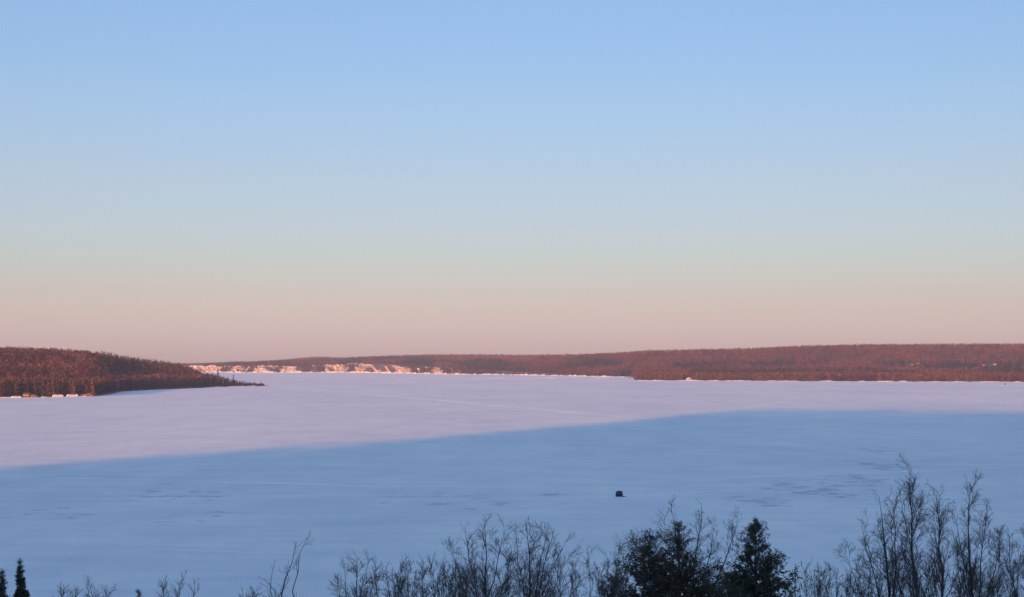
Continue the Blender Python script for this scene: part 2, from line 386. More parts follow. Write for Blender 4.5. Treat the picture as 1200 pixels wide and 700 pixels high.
# ------------------------------------------------------------------ distant woods: every tree is a puff of twig or needle flakes on a stem
def forest_mesh(name, P, h, w, con, tint, K, rng, mats, flake=0.30):
    N = len(P); con = con.astype(bool)
    t = rng.random((N, K)); th = rng.random((N, K)) * 2 * np.pi; rr = np.sqrt(rng.random((N, K)))
    # bare crowns: an egg between 30 % and 100 % of the height
    rad_d = np.sqrt(np.clip(1 - ((t - 0.45) / 0.58) ** 2, 0.02, 1)) * rr
    z_d = 0.28 + 0.72 * t
    # conifers: a cone from 8 % up
    tc = t ** 1.35
    rad_c = (1 - tc) * (0.35 + 0.65 * rr) + 0.03
    z_c = 0.06 + 0.94 * tc
    c = con[:, None]
    rad = np.where(c, rad_c, rad_d) * w[:, None] * 0.5; z = np.where(c, z_c, z_d) * h[:, None]
    C = np.stack([rad * np.cos(th), rad * np.sin(th), z], -1) + P[:, None, :]
    s = (w[:, None] * flake) * (0.6 + 0.8 * rng.random((N, K)))
    a = rng.normal(size=(N, K, 3)); a[..., 2] = np.where(c, a[..., 2] * 0.5 - 0.5, np.abs(a[..., 2]) + 0.7)
    a[..., :2] += np.where(c[..., None], 1.2, 0.5) * np.stack([np.cos(th), np.sin(th)], -1)
    a /= np.linalg.norm(a, axis=-1, keepdims=True)
    b = np.cross(a, rng.normal(size=(N, K, 3))); b /= np.linalg.norm(b, axis=-1, keepdims=True) + 1e-9
    p0 = C - a * s[..., None] * 0.6; p1 = C + a * s[..., None] * 0.6 + b * s[..., None] * 0.32; p2 = C + a * s[..., None] * 0.5 - b * s[..., None] * 0.38
    V = np.stack([p0, p1, p2], 2).reshape(-1, 3)
    T = np.repeat(np.clip(tint[:, None] + rng.normal(0, 0.07, (N, K)), 0, 1), 1, 0).ravel()
    mi = np.repeat(con.astype(int)[:, None], K, 1).ravel()
    # stems: one tall narrow triangle facing a random way, plus a crossing one
    ph = rng.random(N) * np.pi; tw = 0.018 * h
    for k in range(2):
        dx = np.stack([np.cos(ph + k * 1.57) * tw, np.sin(ph + k * 1.57) * tw, 0 * tw], -1)
        top = P + np.stack([0 * h, 0 * h, h * 0.9], -1); bot = P - np.array([0, 0, 0.8])
        V = np.concatenate([V, np.stack([bot - dx, bot + dx, top], 1).reshape(-1, 3)])
        T = np.concatenate([T, tint]); mi = np.concatenate([mi, con.astype(int)])
    return make_mesh(name, V, np.arange(len(V)).reshape(-1, 3), mats, mi, T)

FM = [M['twig_far'], M['needle_far']]
rng = np.random.default_rng(5)
# far shore woods
def pix_y(z, d): return HY - (z - CAMH) / d * F
def blob(px, py, cx, cy, rx, ry): return ((px - cx) / rx) ** 2 + ((py - cy) / ry) ** 2 < 1

def far_woods(name, N, p0, p1, K, seed):
    rng = np.random.default_rng(seed)
    px = rng.uniform(p0, p1, N); ds = far_shore_d(px); right = smooth(640, 760, px)
    dr = ds + 1500 + (5650 - ds - 1500) * right
    d = ds + 6 + (dr + 120 - ds) * rng.random(N) ** np.where(px > 700, 1.25, 1.1)
    # a dense fringe along the headland shore
    fr = (rng.random(N) < 0.22) & (px > 746); d = np.where(fr, ds + 5 + rng.random(N) * 130, d)
    z = far_z(px, d); py = pix_y(z, d)
    x = wx(px, d)
    n1 = fbm(x / 130, d / 260, seed + 1); n2 = fbm(x / 40, d / 80, seed + 2)
    con = (n1 * 0.6 + n2 * 0.4 + rng.normal(0, 0.05, N)) > 0.53
    for b in ((1045, 427, 22, 5), (1190, 427, 34, 8), (1165, 432, 18, 5), (900, 427, 36, 5), (960, 425, 20, 4), (1120, 424, 24, 6), (705, 428, 26, 4), (570, 430, 30, 6),
              (830, 428, 22, 4), (410, 428, 14, 6), (490, 429, 18, 7), (275, 430, 12, 4)):
        con |= blob(px, py, *b) & (rng.random(N) < 0.97)
    con &= ~((d - ds > 1100) & (rng.random(N) < 0.85))
    con |= (px > 746) & (d - ds < 140) & (rng.random(N) < 0.35)
    # keep the cliff faces open except for wooded gullies
    gully = np.zeros(N, bool)
    for a, bb in ((255, 270), (283, 297), (322, 328), (350, 362), (371, 381), (404, 419), (477, 507), (519, 560)):
        gully |= (px > a + rng.normal(0, 2, N)) & (px < bb + rng.normal(0, 2, N))
    keep = (px > 545) | (d - ds > 30) | gully
    # small snowy openings that glint between the trees
    for (cx, cy, rx, ry) in ((1066, 428.6, 5, 1.6), (1160, 429.6, 8, 1.6), (807, 447, 7, 3.5)):
        keep &= ~(blob(px, py, cx, cy + 1.5, rx, ry + 1.5))
    px, d, z, con, n1, n2, fr = (q[keep] for q in (px, d, z, con, n1, n2, fr)); N = len(px)
    h = np.where(con, rng.uniform(11, 19, N), rng.uniform(9, 15, N)); w = np.where(con, rng.uniform(6, 9, N), rng.uniform(5.5, 9, N))
    tint = np.clip(np.where(con, rng.beta(1.3, 4, N), -0.05 + 0.7 * n2 + 0.4 * fbm(x[keep] / 300, d / 700, 67) + rng.normal(0, 0.15, N)), 0, 1)
    tint = np.where(con, tint, np.minimum(tint, 0.8)); tint = np.where((px > 746) & (d - far_shore_d(px) < 150) & con, np.clip(tint + 0.45, 0, 1), tint)
    P = np.stack([wx(px, d), d, z - 0.4], -1)
    me = forest_mesh(name, P, h, w, con, tint, K, rng, FM, 0.32)
    return link(name, me)
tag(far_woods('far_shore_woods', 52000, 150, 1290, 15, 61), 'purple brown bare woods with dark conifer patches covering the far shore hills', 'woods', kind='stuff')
# trees standing in the cliff gullies
def gully_woods():
    rng = np.random.default_rng(71); N = 3600
    iv = np.array([(256, 270), (284, 296), (323, 328), (351, 361), (372, 380), (405, 418), (478, 506), (520, 575)], float)
    k = rng.choice(len(iv), N, p=(iv[:, 1] - iv[:, 0]) / (iv[:, 1] - iv[:, 0]).sum())
    vv = rng.uniform(0.10, 1.0, N); cen = (iv[k, 0] + iv[k, 1]) / 2; hw = (iv[k, 1] - iv[k, 0]) / 2
    px = cen + rng.uniform(-1, 1, N) * hw * (0.45 + 0.9 * vv) + rng.normal(0, 1.2, N) + (fbm(vv * 3, k * 1.7, 73) - 0.5) * 6
    sc_ = rng.random(N) < 0.14; px = np.where(sc_, rng.uniform(225, 545, N), px)
    keep = (fbm(px / 3.0 + vv * 2, vv * 3, 72) > 0.42) ; px, vv = px[keep], vv[keep]; N = len(px)
    d = far_shore_d(px) - 3 + 12 * vv; z = cliff_top_z(px) * vv - 3
    con = rng.random(N) < 0.6
    return forest_mesh('cliff_gully_woods', np.stack([wx(px, d), d, z], -1), rng.uniform(7, 12, N), rng.uniform(3.5, 6, N), con, rng.beta(2, 4, N), 16, rng, FM, 0.34)
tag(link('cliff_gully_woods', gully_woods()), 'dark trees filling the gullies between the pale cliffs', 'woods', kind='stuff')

# island woods
def island_woods():
    rng = np.random.default_rng(81); N = 15000
    px = rng.uniform(-260, 300, N); ds = isl_shore_d(px)
    wid = np.interp(px, [-1500, -300, 0, 120, 200, 232, 262, 300, 312], [1500, 1300, 880, 780, 520, 420, 90, 24, 6])
    q = rng.random(N); near = rng.random(N) < 0.25
    d = ds + 10 + (wid * 1.12 - 10) * np.where(near, q * 0.22, q)
    keep = rng.random(N) < np.clip(wid / 700 * d / 2400, 0.05, 1); px, d, ds, wid, near = (a[keep] for a in (px, d, ds, wid, near)); N = len(px)
    z = isl_z(px, d); py = pix_y(z, d); x = wx(px, d)
    n1 = fbm(x / 60, d / 120, 82); n2 = fbm(x / 25, d / 50, 83)
    con = (n1 + rng.normal(0, 0.1, N)) > 0.66
    con |= (px > 118) & (d - ds > 0.38 * wid) & (rng.random(N) < 0.78)
    con |= (d - ds < 60) & (rng.random(N) < 0.45)
    con |= (px > 236) & (rng.random(N) < 0.5)
    small = smooth(296, 240, px)
    h = np.where(con, rng.uniform(13, 20, N), rng.uniform(11, 17, N)) * (0.35 + 0.65 * small); w = np.where(con, rng.uniform(4, 6.5, N), rng.uniform(6, 9.5, N)) * (0.5 + 0.5 * small)
    tint = np.clip(np.where(con, rng.beta(2, 3, N), -0.15 + 1.1 * n2 + rng.normal(0, 0.26, N)), 0, 1)
    return forest_mesh('island_woods', np.stack([x, d, z - 0.4], -1), h, w, con, tint, 44, rng, FM, 0.22)
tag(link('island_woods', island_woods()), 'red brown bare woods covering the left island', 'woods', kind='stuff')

# unseen woods along the crest behind the camera, added to soften the shadow edge
def ridge_woods():
    rng = np.random.default_rng(86); N = 4000
    n = rng.uniform(-900, 800, N); d = RIDGE_D + rng.normal(0, 45, N)
    x = n * SN[0] + d * SD[0]; y = n * SN[1] + d * SD[1]
    h = rng.uniform(9, 23, N); con = fbm(n / 60, d / 60, 87) > 0.60
    return forest_mesh('ridge_woods', np.stack([x, y, hill_z(x, y) - 0.4], -1), h, rng.uniform(5, 9, N), con, rng.random(N), 24, rng, FM, 0.24)
tag(link('ridge_woods', ridge_woods()), 'bare woods along the crest behind the viewer that shade the ice', 'woods', kind='stuff')

# single conifers along the island shore
def far_conifer_mesh(seed, K=190, slim=0.30, h=18.0, base=0.3):
    rng = np.random.default_rng(seed)
    return forest_mesh('conifer_tree', np.zeros((1, 3)), np.array([h]), np.array([h * slim]), np.array([True]), np.array([base]), K, rng, FM, 0.24)
protos = [far_conifer_mesh(200 + i, slim=s, base=b) for i, (s, b) in enumerate(((0.26, 0.3), (0.32, 0.55), (0.36, 0.85), (0.24, 0.05), (0.30, 1.0)))]  # copies tinted from shade-dark to sun-orange
rng = np.random.default_rng(91)
def shore_conifer(px, dd, h, k, label, group):
    d = float(isl_shore_d(px) + dd); o = link('conifer_tree', protos[k], None, (wx(px, d), d, float(isl_z(px, d)) - 0.3))
    s = h / 18.0; o.scale = (s * rng.uniform(0.85, 1.15), s * rng.uniform(0.85, 1.15), s); o.rotation_euler = (0, 0, rng.uniform(0, 6.28))
    return tag(o, label, 'conifer', group)
for i in range(78):
    px = rng.uniform(-25, 116); shore_conifer(px, rng.uniform(5, 34), rng.uniform(14, 23), rng.integers(0, 5),
        'tall conifer in the sunlit row behind the snowy left shore of the island', 'sunlit conifers along the island shore')
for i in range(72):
    px = rng.uniform(119, 236); shore_conifer(px, rng.uniform(4, 40), rng.uniform(12, 20) * (1 - 0.25 * (px - 119) / 117), rng.choice([0, 3, 3, 1]),  # cove shade partly put into the colour by picking darker copies
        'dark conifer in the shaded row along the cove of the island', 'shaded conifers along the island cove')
for i in range(26):
    px = rng.uniform(237, 285); shore_conifer(px, rng.uniform(3, 22), rng.uniform(6, 13) * (1.25 - 0.8 * (px - 237) / 50), rng.integers(0, 5),
        'small conifer in the low fringe on the island tip', 'small conifers on the island tip')
shore_conifer(255.5, 40, 27, 3, 'tall dark spire conifer rising above the fringe near the island tip', None)
shore_conifer(273.5, 12, 19, 3, 'lone narrow conifer standing clear of the fringe on the island tip', None)
shore_conifer(285, 10, 9, 2, 'short bushy conifer at the start of the low spit', None)
shore_conifer(305.5, 8, 8.5, 1, 'outermost small conifer at the very end of the spit', None)

# brush along the spit
def spit_brush():
    rng = np.random.default_rng(95); N = 260
    px = rng.uniform(262, 309, N); d = isl_shore_d(px) + rng.uniform(2, 16, N); z = isl_z(px, d)
    return forest_mesh('spit_brush', np.stack([wx(px, d), d, z - 0.3], -1), rng.uniform(2, 4.5, N), rng.uniform(2.5, 5, N), rng.random(N) < 0.25, rng.random(N), 26, rng, FM, 0.26)
tag(link('spit_brush', spit_brush()), 'low reddish brush along the spit at the island tip', 'brush', kind='stuff')

# ------------------------------------------------------------------ sandstone ledges on the island shore
def ledge(px, L, h, seed, label):
    d = float(isl_shore_d(px)) - 1.0; n = 34; r = 7
    u = np.linspace(-L / 2, L / 2, n); prof = [(-1.5, -0.5), (-1.2, 0.35), (-0.6, 0.7), (0.2, 0.95), (1.5, 1.0), (3.5, 0.8), (5, -0.5)]
    P = []
    for k, (dy, q) in enumerate(prof):
        jag = fbm(u / 3.0, 0 * u + k * 0.7, seed, 3)
        zz = np.where(q < 0, -0.4, q * h * (0.55 + 0.8 * jag) * np.sqrt(np.clip(1 - (2 * u / L) ** 4, 0.02, 1)))
        P.append(np.stack([u, dy + (jag - 0.5) * 1.6, zz], -1))
    P = np.stack(P)
    o = link('rock_ledge', make_mesh('rock_ledge', P.reshape(-1, 3), grid_faces(r, n), M['rock']), None, (wx(px, d), d, 0.1))
    o.rotation_euler = (0, 0, math.radians(30))
    return tag(o, label, 'rock ledge')
ledge(102, 17, 3.4, 301, 'orange sandstone ledge at the right end of the sunlit island shore')
ledge(40, 9, 3.2, 302, 'orange sandstone ledge beside the small shore cabin on the island')
ledge(68, 8, 3.6, 303, 'orange sandstone ledge behind the biggest snow bank on the island shore')
ledge(2, 14, 1.8, 304, 'low sandstone ledge at the far left of the island shore')

# ------------------------------------------------------------------ houses
def house(name, px, d, z, wid, dep, wall_h, roof_h, wall_m, roof_m, label, rz=0.0, cat='house', gable_front=True):
    root = empty(name, (wx(px, d), d, z), rz); tag(root, label, cat)
    w2, d2 = wid / 2, dep / 2
    if gable_front:
        MB().prism([(-w2, 0), (w2, 0), (w2, wall_h), (0, wall_h + roof_h), (-w2, wall_h)], -d2, d2).build('wall', wall_m, root)
        e = wid * 0.07; k = roof_h / w2; t = 0.35
        MB().prism([(-w2 - e, wall_h - e * k), (0, wall_h + roof_h + 0.02), (w2 + e, wall_h - e * k), (w2 + e, wall_h - e * k + t), (0, wall_h + roof_h + t), (-w2 - e, wall_h - e * k + t)], -d2 - e, d2 + e).build('roof', roof_m, root)
    else:
        MB().box(-w2, w2, -d2, d2, 0, wall_h).build('wall', wall_m, root)
        rb = MB(); e = 0.5
        prof = [(-d2 - e, wall_h + 0.01), (d2 + e, wall_h + 0.01), (0, wall_h + roof_h)]
        n = len(rb.v)
        for xx in (-w2 - e, w2 + e): rb.v += [(xx, y, z2) for y, z2 in prof]
        rb.f += [(0, 1, 2), (5, 4, 3), (0, 3, 4, 1), (1, 4, 5, 2), (2, 5, 3, 0)]
        rb.build('roof', roof_m, root)
    MB().box(-0.5, 0.5, -d2 - 0.08, -d2 + 0.02, 0, 2.1).build('door', M['cedar'], root)
    for sx in (-0.3, 0.3):
        fr = MB().box(sx * wid - 0.7, sx * wid + 0.7, -d2 - 0.06, -d2 + 0.02, 1.0, 2.3).build('window', M['white_paint'], root)
        MB().box(sx * wid - 0.58, sx * wid + 0.58, -d2 - 0.09, -d2 - 0.03, 1.12, 2.18).build('pane', M['pane'], fr)
    return root
d = float(far_shore_d(807)) + 4
house('boathouse', 807, d, 0.9, 11, 10, 1.8, 5.0, M['pale_siding'], M['snow'], 'white gabled boathouse alone on the right shoreline', math.radians(8), 'boathouse')
def hill_house(px, py, **k):
    dd = np.linspace(float(far_shore_d(px)) + 60, 5600, 500); z = far_z(np.full(500, px), dd); y = pix_y(z, dd)
    i = int(np.argmin(np.abs(y - py))); house('house', px, float(dd[i]), float(z[i]) - 0.5 + 3.0, k.pop('wid'), 7, k.pop('wh'), 2.2, k.pop('wm'), k.pop('rm'), k.pop('label'), k.pop('rz', 0.0), gable_front=False)
hill_house(1075, 428.4, wid=8, wh=4.0, wm=M['pale_siding'], rm=M['roof_dark'], label='white house on the right hill just right of a dark conifer patch')
hill_house(1068.5, 429.2, wid=6, wh=3.0, wm=M['cream_paint'], rm=M['roof_dark'], label='small cream house just left of the white hill house')
hill_house(1153, 430.2, wid=10, wh=3.4, wm=M['cedar'], rm=M['roof_dark'], label='long cedar brown house low on the far right hill')
hill_house(1165.5, 429.4, wid=9, wh=4.2, wm=M['pale_siding'], rm=M['roof_dark'], label='bright white house on the far right hill beside a cedar brown one')
d = float(isl_shore_d(32)) + 6
house('cabin', 32, d, 1.2, 8.5, 6, 2.5, 1.9, M['cedar'], M['roof_dark'], 'small cedar cabin with a dark roof under the island conifers', math.radians(-20), 'cabin', False)

# ------------------------------------------------------------------ ice fishing shelter on the lake
def shelter():
    px, d = 725.6, 517.0
    root = empty('ice_fishing_shelter', (wx(px, d), d, 0.05), math.radians(-14))
    tag(root, 'navy blue square ice fishing shelter pitched alone on the frozen lake', 'shelter')
    w, h = 1.0, 1.6; n = 7
    vs, fs = [], []
    # four fabric walls that belly out at the hub, top rim drawn in
    for k in range(4):
        a = k * math.pi / 2
        for i in range(n):
            for j in range(n):
                uu = i / (n - 1) * 2 - 1; vv = j / (n - 1)
                bulge = 0.14 * (1 - uu * uu) * math.sin(vv * math.pi)
                half = w * (1 - 0.13 * vv)
                x, y, z = uu * half, -(half + bulge), vv * h
                vs.append((x * math.cos(a) - y * math.sin(a), x * math.sin(a) + y * math.cos(a), z))
        b = k * n * n
        fs += [(b + i * n + j, b + (i + 1) * n + j, b + (i + 1) * n + j + 1, b + i * n + j + 1) for i in range(n - 1) for j in range(n - 1)]
    me = bpy.data.meshes.new('wall'); me.from_pydata(vs, [], fs); me.materials.append(M['navy']); me.update(); link('wall', me, root)
    t = w * 0.87
    rf = MB(); apex = (0.0, 0.0, h + 0.22)
    q = [(-t, -t, h), (t, -t, h), (t, t, h), (-t, t, h)]
    for i in range(4): rf.poly([q[i], q[(i + 1) % 4], apex])
    rf.build('roof', M['navy2'], root)
    MB().poly([(-0.34, -w - 0.075, 0.03), (0.34, -w - 0.075, 0.03), (0.32, -w - 0.115, 0.85), (0.28, -w * 0.91 - 0.06, 1.5), (-0.28, -w * 0.91 - 0.06, 1.5), (-0.32, -w - 0.115, 0.85)]).build('door', M['navy2'], root)
    for sx in (-0.62, 0.62):
        MB().poly([(sx - 0.16, -w * 0.93 - 0.10, 0.98), (sx + 0.16, -w * 0.93 - 0.10, 0.98), (sx + 0.15, -w * 0.92 - 0.07, 1.28), (sx - 0.15, -w * 0.92 - 0.07, 1.28)]).build('window', M['vinyl'], root)
    sk = MB()
    for k in range(4):
        a = k * math.pi / 2; c, s_ = math.cos(a), math.sin(a)
        pts = [(-w, -w, 0.12), (w, -w, 0.12), (w + 0.12, -w - 0.12, 0.0), (-w - 0.12, -w - 0.12, 0.0)]
        sk.poly([(x * c - y * s_, x * s_ + y * c, z) for x, y, z in pts])
    sk.build('skirt', M['navy2'], root)
    return root
shelter()
def sled():
    px, d = 731.0, 516.0
    root = empty('sled', (wx(px, d), d, 0.05), math.radians(10)); tag(root, 'low dark gear sled lying on the ice beside the navy shelter', 'sled'); root.scale = (0.75, 0.75, 0.75)
    MB().prism([(-0.75, 0.08), (-0.6, 0.02), (0.6, 0.02), (0.85, 0.28), (0.82, 0.3), (0.58, 0.07), (-0.58, 0.07), (-0.74, 0.3), (-0.78, 0.3)], -0.32, 0.32).build('tub', M['black'], root)
    b = MB().box(-0.45, 0.2, -0.24, 0.24, 0.075, 0.36).build('gear_bundle', M['navy2'], root, 0.05)
    return root
sled()
def far_hut(px, py, label):
    d = F * CAMH / (py - HY); root = empty('fishing_hut', (wx(px, d), d, 0.0)); tag(root, label, 'hut')
    MB().box(-1.1, 1.1, -1.1, 1.1, 0, 2.1).build('wall', M['navy'], root)
    r = MB(); q = [(-1.25, -1.25, 2.11), (1.25, -1.25, 2.11), (1.25, 1.25, 2.11), (-1.25, 1.25, 2.11)]
    for i in range(4): r.poly([q[i], q[(i + 1) % 4], (0, 0, 2.6)])
    r.build('roof', M['black'], root)
    MB().box(-0.4, 0.4, -1.16, -1.08, 0.1, 1.8).build('door', M['cedar'], root)
far_hut(1178, 451.0, 'tiny dark hut on the ice off the far right shore')

# ------------------------------------------------------------------ foreground trees
def segs_to_mesh(name, parts, mat):
    """parts: list of (P0, P1, r0, r1, sides); every limb piece becomes a tapered prism"""
    V, Fc, off = [], [], 0
    for P0, P1, r0, r1, k in parts:
        n = len(P0); T = P1 - P0; T = T / (np.linalg.norm(T, axis=1, keepdims=True) + 1e-9)
        ref = np.where(np.abs(T[:, 2:3]) > 0.9, np.array([[1.0, 0, 0]]), np.array([[0, 0, 1.0]]))
        A = np.cross(T, ref); A /= np.linalg.norm(A, axis=1, keepdims=True) + 1e-9; B = np.cross(T, A)
        th = np.arange(k) / k * 2 * np.pi
        ring = A[:, None] * np.cos(th)[None, :, None] + B[:, None] * np.sin(th)[None, :, None]
        vv = np.concatenate([P0[:, None] + ring * r0[:, None, None], P1[:, None] + ring * r1[:, None, None]], 1)
        V.append(vv.reshape(-1, 3))
        i = np.arange(k); j = (i + 1) % k
        q = np.stack([i, j, j + k, i + k], 1)
        Fc.append((np.arange(n)[:, None, None] * 2 * k + q[None]).reshape(-1, 4) + off); off += n * 2 * k
    return make_mesh(name, np.concatenate(V), np.concatenate(Fc), mat, smooth_shade=True)

def polyline(base, dirs, L, m, rng, wig, up):
    N = len(base); P = np.empty((N, m + 1, 3)); P[:, 0] = base; dcur = dirs.copy()
    for i in range(m):
        dcur = dcur + rng.normal(0, wig, (N, 3)) + np.array([0, 0, 1.0]) * up
        dcur /= np.linalg.norm(dcur, axis=1, keepdims=True)
        P[:, i + 1] = P[:, i] + dcur * (L / m)[:, None]
    return P

def spawn(P, L, R0, R1, k, tr, ang, ratio, rng, m, wig, up, rmin, fall=0.5, rscale=0.6, tpow=1.0, lref=0.0, lmin=0.0):
    N, m1, _ = P.shape; mm = m1 - 1
    t = tr[0] + (tr[1] - tr[0]) * rng.random((N, k)) ** tpow
    f = np.clip(t * mm, 0, mm - 1e-4); i = f.astype(int); g = (f - i)[..., None]
    idx = np.arange(N)[:, None]
    base = P[idx, i] * (1 - g) + P[idx, i + 1] * g
    T = P[idx, i + 1] - P[idx, i]; T /= np.linalg.norm(T, axis=-1, keepdims=True)
    rv = rng.normal(size=(N, k, 3)); pr = rv - (rv * T).sum(-1, keepdims=True) * T; pr /= np.linalg.norm(pr, axis=-1, keepdims=True)
    a = np.radians(rng.uniform(ang[0], ang[1], (N, k)))[..., None]
    D = np.cos(a) * T + np.sin(a) * pr
    LL = L[:, None] * ratio * (1 - fall * (t - tr[0]) / max(1e-6, tr[1] - tr[0])) * rng.uniform(0.6, 1.25, (N, k))
    rp = R0[:, None] * (1 - t) + R1[:, None] * t
    r0 = np.maximum(rp * rscale * rng.uniform(0.7, 1.0, (N, k)), rmin)
    base, D, LL, r0 = base.reshape(-1, 3), D.reshape(-1, 3), np.maximum(LL.ravel(), lmin * rng.uniform(0.6, 1.4, N * k)), r0.ravel()
    if lref:
        keep = rng.random(N * k) < np.clip(np.repeat(L, k) / lref, 0.12, 1)
        if keep.any(): base, D, LL, r0 = base[keep], D[keep], LL[keep], r0[keep]
    return polyline(base, D, LL, m, rng, wig, up), LL, r0, np.maximum(r0 * 0.35, rmin * 0.8)

def to_parts(P, R0, R1, sides):
    N, m1, _ = P.shape; m = m1 - 1; t = np.arange(m1) / m
    R = R0[:, None] * (1 - t) + R1[:, None] * t
    return (P[:, :-1].reshape(-1, 3), P[:, 1:].reshape(-1, 3), R[:, :-1].ravel(), R[:, 1:].ravel(), sides)

def bare_tree(name, base, leaders, seed, r, k1=18, t1=0.3, ang1=(28, 55), ratio1=0.42, up1=0.10, k2=8, k3=5, k4=3, fall=0.78, twig=0.0058, ratio2=0.5, split=0.5, shoots=14, lean=1.2, crook=0.006, cat='tree', label=None, group=None):
    """leaders: list of (top offset xyz, relative radius). Local coordinates start at the foot of the tree."""
    rng = np.random.default_rng(seed)
    root = empty(name, base); tag(root, label, cat, group)
    P = []; R0 = []; Ls = []
    m = 14; main = np.array(leaders[0][0], float)
    for i, (top, rr) in enumerate(leaders):
        top = np.array(top, float); L = np.linalg.norm(top)
        t = np.linspace(0, 1, m + 1)[:, None]
        if i == 0:
            bow = np.concatenate([t ** lean * top[0], t ** lean * top[1], t * top[2]], 1)
        else:
            s0 = split * rng.uniform(0.8, 1.1)                       # where this limb leaves the main stem
            k = np.clip((t - s0) / (1 - s0), 0, 1) ** rng.uniform(0.95, 1.25)
            stem = t * top[2] / main[2]
            bow = np.concatenate([stem ** lean * main[0] * (1 - k) + k * top[0], stem ** lean * main[1] * (1 - k) + k * top[1], t * top[2]], 1)
        wob = np.cumsum(rng.normal(0, L * crook, (m + 1, 3)), 0); wob[:, 2] = 0; wob -= wob[0]; wob -= t * wob[-1]
        P.append(bow + wob * np.clip((t - 0.2) * 2, 0, 1)); R0.append(r * rr); Ls.append(L)
    P = np.array(P); R0 = np.array(R0); Ls = np.array(Ls); R1 = np.full(len(R0), 0.008)
    tr = [to_parts(P, R0, R1, 8)]
    L1 = spawn(P, Ls, R0, R1, max(6, int(1.3 * k1 / max(1, len(leaders)) ** 0.35)), (t1, 1.0), ang1, ratio1, rng, 8, 0.042, up1, twig * 1.4, fall, 0.5, 0.85, lref=0.0)
    tr.append(to_parts(L1[0], L1[2], L1[3], 5))
    link('trunk', segs_to_mesh('trunk', tr, M['bark']), root)
    L2 = spawn(L1[0], L1[1], L1[2], L1[3], k2, (0.2, 0.98), (25, 48), ratio2, rng, 5, 0.06, 0.03, twig * 1.15, 0.5, 0.55, 1.0, 1.5, 0.38)
    L3 = spawn(L2[0], L2[1], L2[2], L2[3], k3, (0.15, 1.0), (22, 48), 0.52, rng, 4, 0.06, 0.02, twig * 0.9, 0.4, 0.65, 1.0, 0.75, 0.26)
    tw = [to_parts(L2[0], L2[2], L2[3], 4), to_parts(L3[0], L3[2], L3[3], 3)]
    if k4:
        L4 = spawn(L3[0], L3[1], L3[2], L3[3], k4, (0.2, 1.0), (20, 45), 0.5, rng, 2, 0.06, 0.02, twig * 0.75, 0.4, 0.8, 1.0, 0.45, 0.15)
        tw.append(to_parts(L4[0], L4[2], L4[3], 3))
    LS = spawn(P, Ls, R0, R1, shoots, (max(t1, 0.5), 1.0), (18, 42), 0.075, rng, 4, 0.07, 0.08, twig, 0.35, 0.45)
    L5 = spawn(LS[0], LS[1], LS[2], LS[3], 3, (0.2, 1.0), (22, 45), 0.5, rng, 3, 0.08, 0.05, twig * 0.8, 0.4, 0.7)
    tw += [to_parts(LS[0], LS[2], LS[3], 3), to_parts(L5[0], L5[2], L5[3], 3)]
    link('crown', segs_to_mesh('crown', tw, M['twig']), root)
    return root

def foot(px700, d):
    """ground point below the column px700 of the frame's bottom edge"""
    x = wx(px700, d); return (x, d, float(hill_z(x, d)) - 0.25)
def rel(top_px, top_py, base, d, dy=0.0):
    return (wx(top_px, d) - base[0], dy, wz(top_py, d) - base[2])

def bare(px, tops, d, seed, label, group=None, name='bare_tree', cat='bare tree', r=None, **k):
    b = foot(px, d); L = [(rel(tx, ty + (14 if len(tops) == 1 else 9), b, d, dy), rr) for tx, ty, rr, dy in tops]
    H = max(l[0][2] for l in L)
    return bare_tree(name, b, L, seed, r or 0.0115 * H, label=label, group=group, cat=cat, **k)

# the tall group at the right
bare(1053, [(1030, 572, 1, 0), (1050, 588, 0.7, 0.8), (1008, 610, 0.7, -0.6), (1066, 612, 0.6, 0.4), (992, 640, 0.55, 0.5), (1040, 600, .5, -.8)], 88, 401,
     'broad many-limbed bare tree forming the left edge of the tall right-hand group', k1=24, t1=0.45, ang1=(22, 45), ratio1=0.20, split=0.45)
bare(1082, [(1066, 541, 1, 0)], 84, 402, 'tallest bare tree in the photo, slim trunk leaning slightly left', k1=30, t1=0.42, ang1=(18, 36), ratio1=0.23, up1=0.10, shoots=24)
bare(1106, [(1097, 563, 1, 0)], 92, 403, 'slim straight bare tree just right of the tallest one', k1=26, t1=0.42, ang1=(18, 36), ratio1=0.21, up1=0.10, shoots=24)
bare(1148, [(1138, 563, 1, 0), (1160, 590, 0.7, 0.5), (1118, 600, 0.6, -0.5), (1172, 620, .5, -.3)], 86, 404, 'full bare tree with a dark fork standing second from the right edge', k1=28, t1=0.42, ang1=(18, 38), ratio1=0.20, up1=0.10, split=0.5)
bare(1187, [(1183, 622, 1, 0), (1196, 640, 0.7, 0)], 80, 405, 'thin bare tree near the right edge of the photo', k1=18, t1=0.5, ratio1=0.18, ang1=(18, 40))
bare(1206, [(1203, 612, 1, 0)], 95, 406, 'bare tree cut by the right edge of the photo', k1=20, t1=0.45, ratio1=0.20, ang1=(18, 42))
